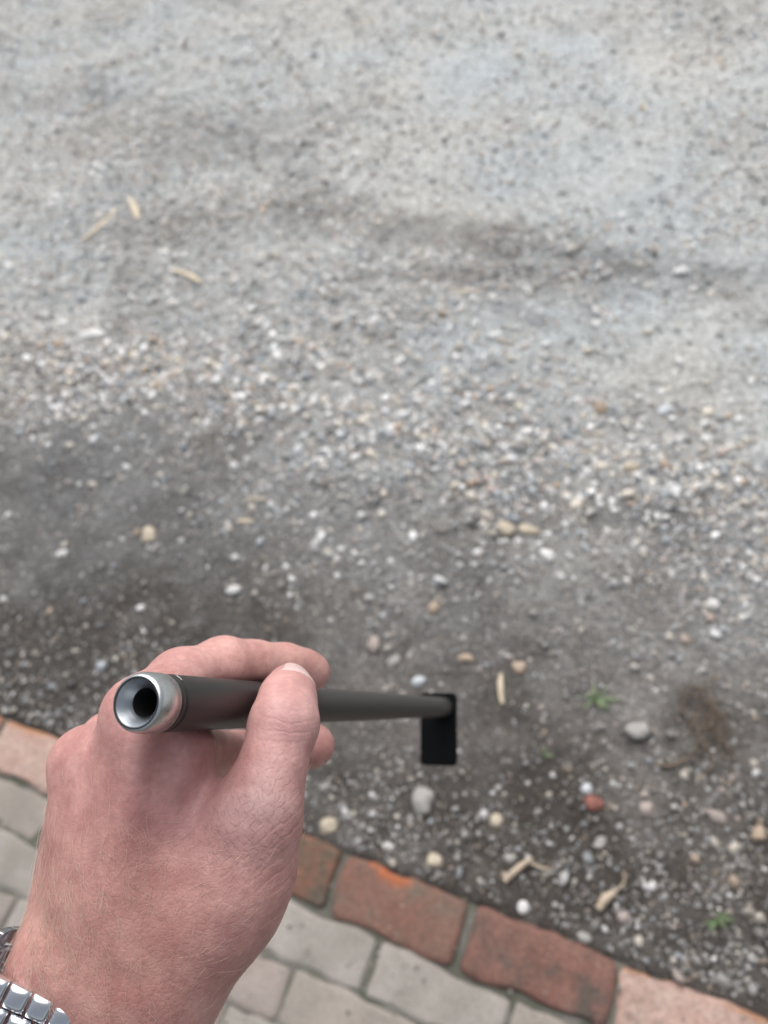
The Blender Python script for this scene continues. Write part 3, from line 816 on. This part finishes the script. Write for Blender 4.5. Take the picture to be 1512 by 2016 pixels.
# ------------------------------------------------------------------ the hand: one continuous skin from a distance field
WRIST = cam_np(170, 1985, .238)
VOX = .0011
lo = np.array([-.235, -.355, -.345]); hi = np.array([.0, -.035, -.185])
nx, ny, nz = np.ceil((hi - lo) / VOX).astype(int)
ax_, ay_, az_ = [lo[k] + VOX * np.arange(n_) for k, n_ in enumerate((nx, ny, nz))]
gx_, gy_, gz_ = ax_[:, None, None].astype(np.float32), ay_[None, :, None].astype(np.float32), az_[None, None, :].astype(np.float32)
BIG = np.float32(.06)
class Field:
    def __init__(self): self.d = np.full((nx, ny, nz), BIG, np.float32)
    def add(self, a, b, ra, rb, k):
        """tapered capsule, blended over the width k (metres)"""
        a = np.array(a, float); b = np.array(b, float); m = max(ra, rb) + .022
        l_ = np.minimum(a, b) - m; h_ = np.maximum(a, b) + m
        i0 = np.clip(((l_ - lo) / VOX).astype(int), 0, (nx, ny, nz)); i1 = np.clip(((h_ - lo) / VOX).astype(int) + 1, 0, (nx, ny, nz))
        s = tuple(slice(p, q) for p, q in zip(i0, i1))
        x = gx_[s[0]] - a[0]; y = gy_[:, s[1]] - a[1]; z = gz_[:, :, s[2]] - a[2]
        ba = b - a; L2 = float(ba @ ba) + 1e-12
        t_ = np.clip((x * ba[0] + y * ba[1] + z * ba[2]) / L2, 0, 1).astype(np.float32)
        d = np.sqrt((x - t_ * ba[0]) ** 2 + (y - t_ * ba[1]) ** 2 + (z - t_ * ba[2]) ** 2) - (ra + t_ * (rb - ra))
        o = self.d[s]
        if k > 0:
            h = np.maximum(k - np.abs(o - d), 0) / k
            self.d[s] = np.minimum(o, d) - h * h * (k * .25)
        else: self.d[s] = np.minimum(o, d)
        return self
    def merge(self, f, k):
        h = np.maximum(k - np.abs(self.d - f.d), 0) / k
        self.d = np.minimum(self.d, f.d) - h * h * np.float32(k * .25); return self
    def chain(self, pts, k=.004):
        for (p, r1), (q, r2) in zip(pts[:-1], pts[1:]): self.add(p, q, r1, r2, k)
        return self
K = cam_np
mm = .001
body = Field()
# forearm and wrist (two bones side by side)
body.add(K(240, 2022, .240), K(-190, 2860, .222), 18.5*mm, 27*mm, 0)
body.add(K(128, 1958, .241), K(-330, 2790, .224), 17.0*mm, 27*mm, .02)
# metacarpals
body.add(K(300, 1890, .238), K(350, 1482, .2500), 15*mm, 10.4*mm, .02)
body.add(K(240, 1880, .236), K(277, 1404, .2435), 15*mm, 10.8*mm, .012)
body.add(K(178, 1872, .239), K(162, 1502, .256), 14*mm, 10*mm, .012)
body.add(K(133, 1865, .244), K(160, 1572, .267), 12.5*mm, 9.2*mm, .012)
body.add(K(320, 1480, .2500), K(282, 1720, .2420), 11.2*mm, 13*mm, .018)
body.add(K(222, 1490, .2535), K(212, 1750, .2420), 10.5*mm, 13*mm, .016)
# palm mass
body.add(K(270, 1780, .251), K(280, 1540, .258), 15*mm, 12*mm, .012)
# thumb base and ball of the thumb
body.add(K(330, 1935, .244), K(438, 1762, .2425), 18*mm, 18*mm, .02)
body.add(K(438, 1762, .2425), K(474, 1690, .2405), 18*mm, 15.8*mm, .014)
body.add(K(474, 1690, .2405), K(504, 1612, .2385), 15.8*mm, 12.8*mm, .012)
body.add(K(385, 1700, .2440), K(402, 1600, .2505), 10.5*mm, 7*mm, .014)       # web muscle
# knuckles and tendons, slight
body.add(K(277, 1412, .2405), K(275, 1440, .2385), 9.3*mm, 8.3*mm, .008)
body.add(K(275, 1450, .2302), K(246, 1860, .2240), 1.7*mm, .8*mm, .010)
body.add(K(345, 1500, .2392), K(280, 1870, .2250), 1.6*mm, .8*mm, .010)
body.add(K(178, 1500, .2466), K(195, 1860, .2270), 1.6*mm, .8*mm, .010)
body.add(K(128, 1560, .2590), K(72, 1850, .2390), 3.0*mm, 3.0*mm, .006)       # ulnar ridge
body.add(K(95, 1893, .2335), K(82, 1920, .2335), 8.5*mm, 8.5*mm, .012)            # wrist bone
body.add(K(508, 1610, .2372), K(513, 1590, .2376), 12.4*mm, 12.2*mm, .008)     # thumb knuckle
# fingers
mid = Field().chain([(K(277, 1404, .2435), 10.8*mm), (K(355, 1338, .262), 10.3*mm), (K(440, 1310, .281), 10.2*mm), (K(500, 1309, .292), 8.9*mm), (K(560, 1311, .303), 8.5*mm), (K(602, 1319, .311), 7.6*mm), (K(620, 1323, .3135), 6.2*mm)], .006)
mid.add(K(585, 1322, .309), K(613, 1328, .313), 7.4*mm, 5.8*mm, .004)
idx = Field().chain([(K(350, 1482, .2500), 10.4*mm), (K(395, 1482, .282), 9.8*mm), (K(465, 1486, .312), 9.6*mm), (K(520, 1483, .320), 8.9*mm), (K(572, 1477, .320), 9.0*mm), (K(613, 1468, .311), 8.8*mm), (K(619, 1467, .310), 8.1*mm)], .004)
ring = Field().chain([(K(162, 1502, .256), 10*mm), (K(215, 1455, .280), 9.6*mm), (K(265, 1452, .300), 9.4*mm), (K(320, 1475, .305), 8.4*mm), (K(352, 1500, .298), 7.6*mm)], .005)
lit = Field().chain([(K(160, 1572, .267), 9.2*mm), (K(195, 1545, .286), 8.3*mm), (K(240, 1540, .300), 8.0*mm), (K(285, 1560, .302), 7.2*mm), (K(310, 1580, .296), 6.6*mm)], .005)
body.merge(mid, .007); body.merge(idx, .004); body.merge(ring, .006); body.merge(lit, .006)
thumb = Field().chain([(K(504, 1612, .2385), 12.8*mm), (K(537, 1508, .244), 11.0*mm), (K(559, 1424, .2505), 11.7*mm), (K(566, 1376, .260), 9.9*mm), (K(568, 1351, .268), 8.2*mm)], .004)
body.merge(thumb, .0055)
# skin gives way where the rod presses on it
a_, b_ = A0, A0 + axis_c * .42
x = gx_ - a_[0]; y = gy_ - a_[1]; z = gz_ - a_[2]
t_ = x * axis_c[0] + y * axis_c[1] + z * axis_c[2]
dr = np.sqrt(np.maximum((x * x + y * y + z * z) - t_ * t_, 0)) - (RO + .00025)
dr = np.where(t_ < -.002, .05, dr).astype(np.float32)
k = np.float32(.003); A_, B_ = body.d, -dr
h = np.maximum(k - np.abs(A_ - B_), 0) / k
body.d = np.maximum(A_, B_) + h * h * (k * .25)
import openvdb
vg = openvdb.FloatGrid(float(BIG))
vg.copyFromArray(np.ascontiguousarray(body.d))
pts, quads = vg.convertToQuads(0.0)
pts = pts * VOX + lo
quads = quads[:, ::-1]
# light relaxation of the voxel steps
for it in range(3):
    acc = np.zeros_like(pts); cnt = np.zeros(len(pts))
    for j in range(4):
        np.add.at(acc, quads[:, j], pts[quads[:, (j + 1) % 4]]); np.add.at(acc, quads[:, j], pts[quads[:, (j + 3) % 4]]); np.add.at(cnt, quads[:, j], 2)
    pts = pts * .5 + .5 * acc / cnt[:, None]
# face normals must look outward
v0 = pts[quads[:, 0]]; nrm = np.cross(pts[quads[:, 1]] - v0, pts[quads[:, 2]] - v0)
vol = np.sum(v0 * nrm)
if vol < 0: quads = quads[:, ::-1]
vn = np.zeros_like(pts)
v0 = pts[quads[:, 0]]; nrm = np.cross(pts[quads[:, 2]] - v0, pts[quads[:, 3]] - pts[quads[:, 1]])
for j in range(4): np.add.at(vn, quads[:, j], nrm)
vn /= np.linalg.norm(vn, axis=1)[:, None] + 1e-12
if np.sum(v0 * np.cross(pts[quads[:, 1]] - v0, pts[quads[:, 2]] - v0)) * np.sum(vn[quads[:, 0]] * nrm) < 0: vn = -vn

def sp(px, py, d, r):
    c = K(px, py, d); return np.exp(-np.sum((pts - c) ** 2, 1) / r ** 2)
skin = np.tile(np.array([.555, .292, .268]), (len(pts), 1))
def tint(w, c, a):
    global skin
    c = np.array(c) * np.array([1.13, 1.19, 1.27])
    skin = skin * (1 - (w * a)[:, None]) + np.array(c) * (w * a)[:, None]
tint(sp(280, 1420, .236, .03), (.50, .25, .22), .6)
tint(sp(400, 1680, .228, .020), (.31, .125, .11), .9)  # this and the next: red-brown skin with the hollow's shade painted in
tint(sp(330, 1640, .228, .022), (.34, .15, .13), .8)
tint(sp(500, 1600, .226, .014), (.36, .235, .215), .8)      # browner creased skin on the thumb joint
tint(sp(460, 1660, .226, .012), (.36, .22, .20), .6)
tint(sp(350, 1540, .238, .018), (.40, .22, .215), .5)  # soft shadow under the rod, painted into the skin
tint(sp(485, 1740, .225, .018), (.56, .29, .25), .7)  # highlight along the thumb side, painted as lighter skin
tint(sp(120, 1800, .23, .022), (.44, .22, .17), .6)
tint(sp(250, 1900, .222, .032), (.44, .22, .175), .7)
tint(sp(130, 1700, .232, .02), (.42, .21, .18), .6)
tint(sp(430, 1300, .28, .02), (.60, .335, .285), .7)
tint(sp(560, 1310, .30, .02), (.53, .285, .23), .6)
tint(sp(565, 1410, .24, .016), (.53, .30, .275), .7)
tint(sp(620, 1470, .295, .015), (.52, .27, .22), .5)
w_cross = np.clip(sp(500, 1605, .226, .0135) + .9 * sp(470, 1655, .226, .012) + .5 * sp(540, 1530, .232, .01), 0, 1)
w_trans = np.clip(sp(566, 1432, .240, .0105) + .35 * sp(440, 1310, .272, .01), 0, 1)
w_side = np.clip(sp(575, 1640, .236, .014) + .8 * sp(560, 1720, .238, .016), 0, 1)
w_leath = np.clip(.35 + sp(200, 1880, .225, .035) + .5 * sp(420, 1800, .228, .03), 0, 1)
me = mesh_np('person', pts - WRIST, quads, True, {'tint': skin, 'crease': w_cross, 'fold': w_trans, 'side': w_side, 'leather': w_leath})
t = NT('skin')
co = t.coord()
mot = t.noise(co, 85, 4, 0.6)
mot2 = t.noise(co, 420, 3, 0.6)
c = t.mix(1.0, t.attr('tint'), t.ramp(mot, [(0.28, (0.78, 0.68, 0.68)), (0.72, (1.15, 1.20, 1.18))]), 'MULTIPLY')
c = t.mix(1.0, c, t.ramp(mot2, [(0.3, 0.90), (0.7, 1.08)]), 'MULTIPLY')
warp = t.n('Mix', data_type='VECTOR'); warp.inputs[0].default_value = 1.0
wn_ = t.n('TexNoise'); wn_.inputs['Scale'].default_value = 160; t.l(co, wn_.inputs['Vector'])
sc_ = t.n('VectorMath', operation='MULTIPLY_ADD'); sc_.inputs[1].default_value = (.0022,) * 3
t.l(wn_.outputs['Color'], sc_.inputs[0]); t.l(co, sc_.inputs[2])
wc = sc_.outputs[0]
cell = t.ramp(t.voro(t.mapping(wc, (1.0, .52, .8), (0, 0, R(-32))), 820).outputs['Distance'], [(0.0, 0.0), (0.22, 1.0)])
cell2 = t.ramp(t.voro(t.mapping(wc, (.62, 1.0, .9), (0, 0, R(25))), 560).outputs['Distance'], [(0.0, 0.0), (0.16, 1.0)])
def wave(rot, scale, dist):
    nd = t.n('TexWave', wave_profile='SIN', bands_direction='Y'); nd.inputs['Scale'].default_value = scale
    nd.inputs['Distortion'].default_value = dist; nd.inputs['Detail'].default_value = 3; nd.inputs['Detail Scale'].default_value = 2.0
    t.l(t.mapping(co, (1, 1, 1), (0, 0, rot)), nd.inputs['Vector']); return nd.outputs['Fac']
gap1 = t.ramp(t.noise(co, 520, 2), [(0.42, 1.0), (0.60, 0.0)]); gap2 = t.ramp(t.noise(t.mapping(co, (1, 1, 1), (.3, 0, 1.1)), 480, 2), [(0.42, 1.0), (0.60, 0.0)])
cross = t.math('MAXIMUM', t.ramp(wave(R(58), 128, 5.5), [(0.0, 0.0), (0.26, 1.0)]), gap1)
cross2 = t.math('MAXIMUM', t.ramp(wave(R(-42), 112, 5.0), [(0.0, 0.0), (0.26, 1.0)]), gap2)
tw = t.ramp(wave(R(8), 95, 3.5), [(0.0, 0.0), (0.35, 1.0)])
sw = t.ramp(wave(R(-28), 70, 4.0), [(0.0, 0.0), (0.3, 1.0)])
leath = t.attr('leather', 'Fac'); cr = t.attr('crease', 'Fac'); fo = t.attr('fold', 'Fac'); sd = t.attr('side', 'Fac')
h = t.math('MULTIPLY', cell, t.math('MULTIPLY', leath, .20))
h = t.math('ADD', h, t.math('MULTIPLY', cell2, t.math('MULTIPLY', leath, .20)))
h = t.math('ADD', h, t.math('MULTIPLY', cross, t.math('MULTIPLY', cr, .40)))
h = t.math('ADD', h, t.math('MULTIPLY', cross2, t.math('MULTIPLY', cr, .36)))
h = t.math('ADD', h, t.math('MULTIPLY', tw, t.math('MULTIPLY', fo, .35)))
h = t.math('ADD', h, t.math('MULTIPLY', sw, t.math('MULTIPLY', sd, .55)))
h = t.math('ADD', h, t.math('MULTIPLY', mot2, .5))
lines = t.math('MULTIPLY', t.math('SUBTRACT', 1.0, t.math('MINIMUM', cross, cross2)), cr)
c = t.mix(t.math('MULTIPLY', lines, .16), c, (.20, .11, .10))
nb = t.bump(h, 0.55, 0.00045)
M_SKIN = t.set(Base_Color=c, Roughness=0.47, Specular_IOR_Level=0.42, Normal=nb, Subsurface_Weight=0.10, Subsurface_Scale=0.003)
t.b.inputs['Subsurface Radius'].default_value = (1.0, .35, .2)
me.materials.append(M_SKIN)
person = link('person', me)
HAND_M = Matrix.Translation(CAM_LOC + Vector(ROT @ WRIST)) @ CAM_ROT.to_4x4()
person.matrix_world = HAND_M
tag(person, 'bare left hand and wrist holding the dark metal rod with thumb pressed on it', 'person')

# nails
bvh = BVHTree.FromPolygons([tuple(p) for p in pts], [tuple(map(int, q)) for q in quads])
t = NT('fingernail')
M_NAIL = t.set(Base_Color=(.72, .50, .47), Roughness=0.3, Subsurface_Weight=.2, Subsurface_Scale=.002)
def nail(tip, base, outward, length, halfw):
    """a curved plate laid on the back of a fingertip"""
    tip, base, outward = np.array(tip), np.array(base), np.array(outward, float)
    ax = tip - base; ax /= np.linalg.norm(ax)
    outward -= (outward @ ax) * ax; outward /= np.linalg.norm(outward); side = np.cross(ax, outward)
    nu, nvv = 15, 17; V = np.zeros((nu, nvv, 3)); ok = True
    for i_ in range(nu):
        for j in range(nvv):
            s = -1 + 2 * j / (nvv - 1); u = i_ / (nu - 1)
            # rounded outline
            uu = u * length * (1 - .16 * abs(s) ** 2.5) + .07 * length * abs(s) ** 2 * (1 - u)
            an = s * halfw
            c0 = tip + ax * (uu - length * .55)
            dirv = outward * math.cos(an) + side * math.sin(an)
            hit = bvh.ray_cast(Vector(c0 + dirv * .03), Vector(-dirv), .06)
            p = np.array(hit[0]) if hit[0] is not None else c0 + dirv * .0085
            e = min(1, (1 - abs(s)) * 6, u * 6)
            V[i_, j] = p + dirv * (.0004 * e - .0001)
    q = [(i_ * nvv + j, (i_ + 1) * nvv + j, (i_ + 1) * nvv + j + 1, i_ * nvv + j + 1) for i_ in range(nu - 1) for j in range(nvv - 1)]
    o = link('nail', mesh_np('nail', V.reshape(-1, 3) - WRIST, np.array(q)), M_NAIL, person)
    md = o.modifiers.new('thick', 'SOLIDIFY'); md.thickness = .0004; md.offset = 0
    return o
nail(K(567, 1349, .2685), K(563, 1388, .2575), (.60, .62, .50), .0118, R(46))
nail(K(612, 1319, .3125), K(560, 1311, .303), (-.15, .30, -.95), .010, R(40))

# fine hair on the back of the hand and the wrist
rr = np.random.default_rng(21)
pxs = pts[:, 0] / -pts[:, 2] * F + 756; pys = 1008 - pts[:, 1] / -pts[:, 2] * F
dens = np.exp(-((pxs - 110) / 95) ** 2 - ((pys - 1840) / 170) ** 2) + .30 * np.exp(-((pxs - 260) / 190) ** 2 - ((pys - 1800) / 190) ** 2) + .10 * np.exp(-((pxs - 420) / 90) ** 2 - ((pys - 1830) / 110) ** 2) \
     + .5 * np.exp(-((pxs - 330) / 60) ** 2 - ((pys - 1315) / 30) ** 2)
dens *= (vn[:, 2] > .05)
dens[(pys > 1300) & (pys < 1480) & (pxs > 210) & (vn[:, 1] < .5)] = 0
sel = rr.choice(len(pts), 800, p=dens / dens.sum())
HV = []; HQ = []; off = 0
for k in sel:
    p, n_ = pts[k], vn[k]
    up_f = pys[k] < 1380
    base_d = np.array([.42, -.88, 0.1]) if not up_f else np.array([.5, .5, 0])
    if pxs[k] > 330 and not up_f: base_d = np.array([.75, .45, .1]) * rr.choice([1, -1])
    d = base_d + rr.normal(0, .28, 3); d -= (d @ n_) * n_; d /= np.linalg.norm(d)
    L = rr.uniform(.004, .0115) * (.6 if up_f else 1); m_ = 7; lift = rr.uniform(.12, .38); curl = rr.normal(0, .35)
    side = np.cross(n_, d)
    P3 = np.array([p + d * L * s + side * curl * L * s * s + n_ * (L * lift * s * (1 - .75 * s) + .00003) for s in np.linspace(0, 1, m_)])
    v, q = tube(P3, np.linspace(.000040, .000015, m_), 3)
    HV.append(v); HQ.append(q + off); off += len(v)
t = NT('blond_hair')
M_HAIR = t.set(Base_Color=(.70, .54, .43), Roughness=.4, Specular_IOR_Level=.6)
hair = link('body_hair', mesh_np('body_hair', np.concatenate(HV) - WRIST, np.concatenate(HQ)), M_HAIR, person)
tag(hair, kind='stuff')

# ------------------------------------------------------------------ steel link bracelet round the wrist
BR_C = cam_np(158, 1946, .2405)
arm = np.array([-.40, -.915, 0]); lat = np.array([.915, -.40, 0.0]); nz_ = np.array([0, 0, 1.0])
arm = arm + .27 * nz_; arm /= np.linalg.norm(arm)        # the far side of the loop sits nearer the hand
lat = lat - (lat @ arm) * arm; lat /= np.linalg.norm(lat); nz_ = np.cross(arm, lat); nz_ *= np.sign(nz_[2])
brac = empty('watch_bracelet')
brac.matrix_world = Matrix.Translation(CAM_LOC + Vector(ROT @ BR_C)) @ CAM_ROT.to_4x4()
tag(brac, 'polished steel link watch bracelet around the wrist in the lower left corner', 'bracelet')
def link_mesh(L, W, H, b=.0009):
    """a pillow-topped link: L along the loop, W across, H thick"""
    n, m = 9, 7
    xs = np.concatenate([[-L/2], np.linspace(-L/2 + b*.35, L/2 - b*.35, n - 2), [L/2]]); ys = np.concatenate([[-W/2], np.linspace(-W/2 + b*.35, W/2 - b*.35, m - 2), [W/2]])
    X, Y = np.meshgrid(xs, ys, indexing='ij')
    ex = L/2 - np.abs(X); ey = W/2 - np.abs(Y)
    qd = lambda e: b * (1 - np.sqrt(np.clip(1 - np.clip(1 - e / b, 0, 1) ** 2, 0, 1)))
    Z = H/2 - np.maximum(qd(ex), qd(ey)) - .00045 * (X / (L/2)) ** 2 - .00025 * (Y / (W/2)) ** 2
    V = np.stack([X, Y, Z], -1).reshape(-1, 3); a_, b__ = len(xs), len(ys)
    q = [(i * b__ + j, (i + 1) * b__ + j, (i + 1) * b__ + j + 1, i * b__ + j + 1) for i in range(a_ - 1) for j in range(b__ - 1)]
    ring_ = [i * b__ for i in range(a_)] + [(a_ - 1) * b__ + j for j in range(1, b__)] + [i * b__ + b__ - 1 for i in range(a_ - 2, -1, -1)] + [j for j in range(b__ - 2, 0, -1)]
    n0 = len(V); lowv = V[ring_].copy(); lowv[:, 2] = -H/2; V = np.concatenate([V, lowv]); mr = len(ring_)
    q += [(ring_[k], n0 + k, n0 + (k + 1) % mr, ring_[(k + 1) % mr]) for k in range(mr)]
    return V, np.array(q)
HW, HH, CR = .0338, .0205, .0120          # half width, half height and corner radius of the loop
_pp = []
for (sx, sy, a0) in ((1, 1, 90), (1, -1, 0), (-1, -1, -90), (-1, 1, -180)):
    for a in np.linspace(a0, a0 - 90, 24): _pp.append((sx * (HW - CR) + CR * math.cos(R(a)), sy * (HH - CR) + CR * math.sin(R(a))))
_pp.append(_pp[0]); _pp = np.array(_pp)
_len = np.concatenate([[0], np.cumsum(np.linalg.norm(np.diff(_pp, axis=0), axis=1))]); PERI = _len[-1]
def loop_at(s):
    f_ = lambda q: np.array([np.interp(q % PERI, _len, _pp[:, 0]), np.interp(q % PERI, _len, _pp[:, 1])])
    p = f_(s); tg = f_(s + .002) - f_(s - .002)
    return p, tg / np.linalg.norm(tg)
NL = 26; PITCH_L = PERI / NL
lm = [mesh_np('bracelet_link', *link_mesh(PITCH_L - .0007, .0068, .0030)), mesh_np('bracelet_link', *link_mesh(PITCH_L - .0009, .0062, .0032))]
for m_ in lm: m_.materials.append(M_LINK)
for rowi in range(3):
    for k in range(NL):
        s = (k + (.5 if rowi == 1 else 0)) * PITCH_L + .002
        p, tg = loop_at(s)
        nn = np.array([-tg[1], tg[0]])
        pos = lat * p[0] + nz_ * p[1] + arm * (.0070 * (rowi - 1) + .0075)
        tdir = lat * tg[0] + nz_ * tg[1]; out = lat * nn[0] + nz_ * nn[1]
        if out @ (lat * p[0] + nz_ * p[1]) < 0: out = -out
        yv = np.cross(out, tdir)
        o = link('bracelet_link', lm[1 if rowi == 1 else 0], None, brac)
        o.matrix_local = Matrix(((tdir[0], yv[0], out[0], pos[0]), (tdir[1], yv[1], out[1], pos[1]), (tdir[2], yv[2], out[2], pos[2]), (0, 0, 0, 1)))
print('TRIS', sum(len(o.data.polygons) for o in scene.objects if o.type == 'MESH'))
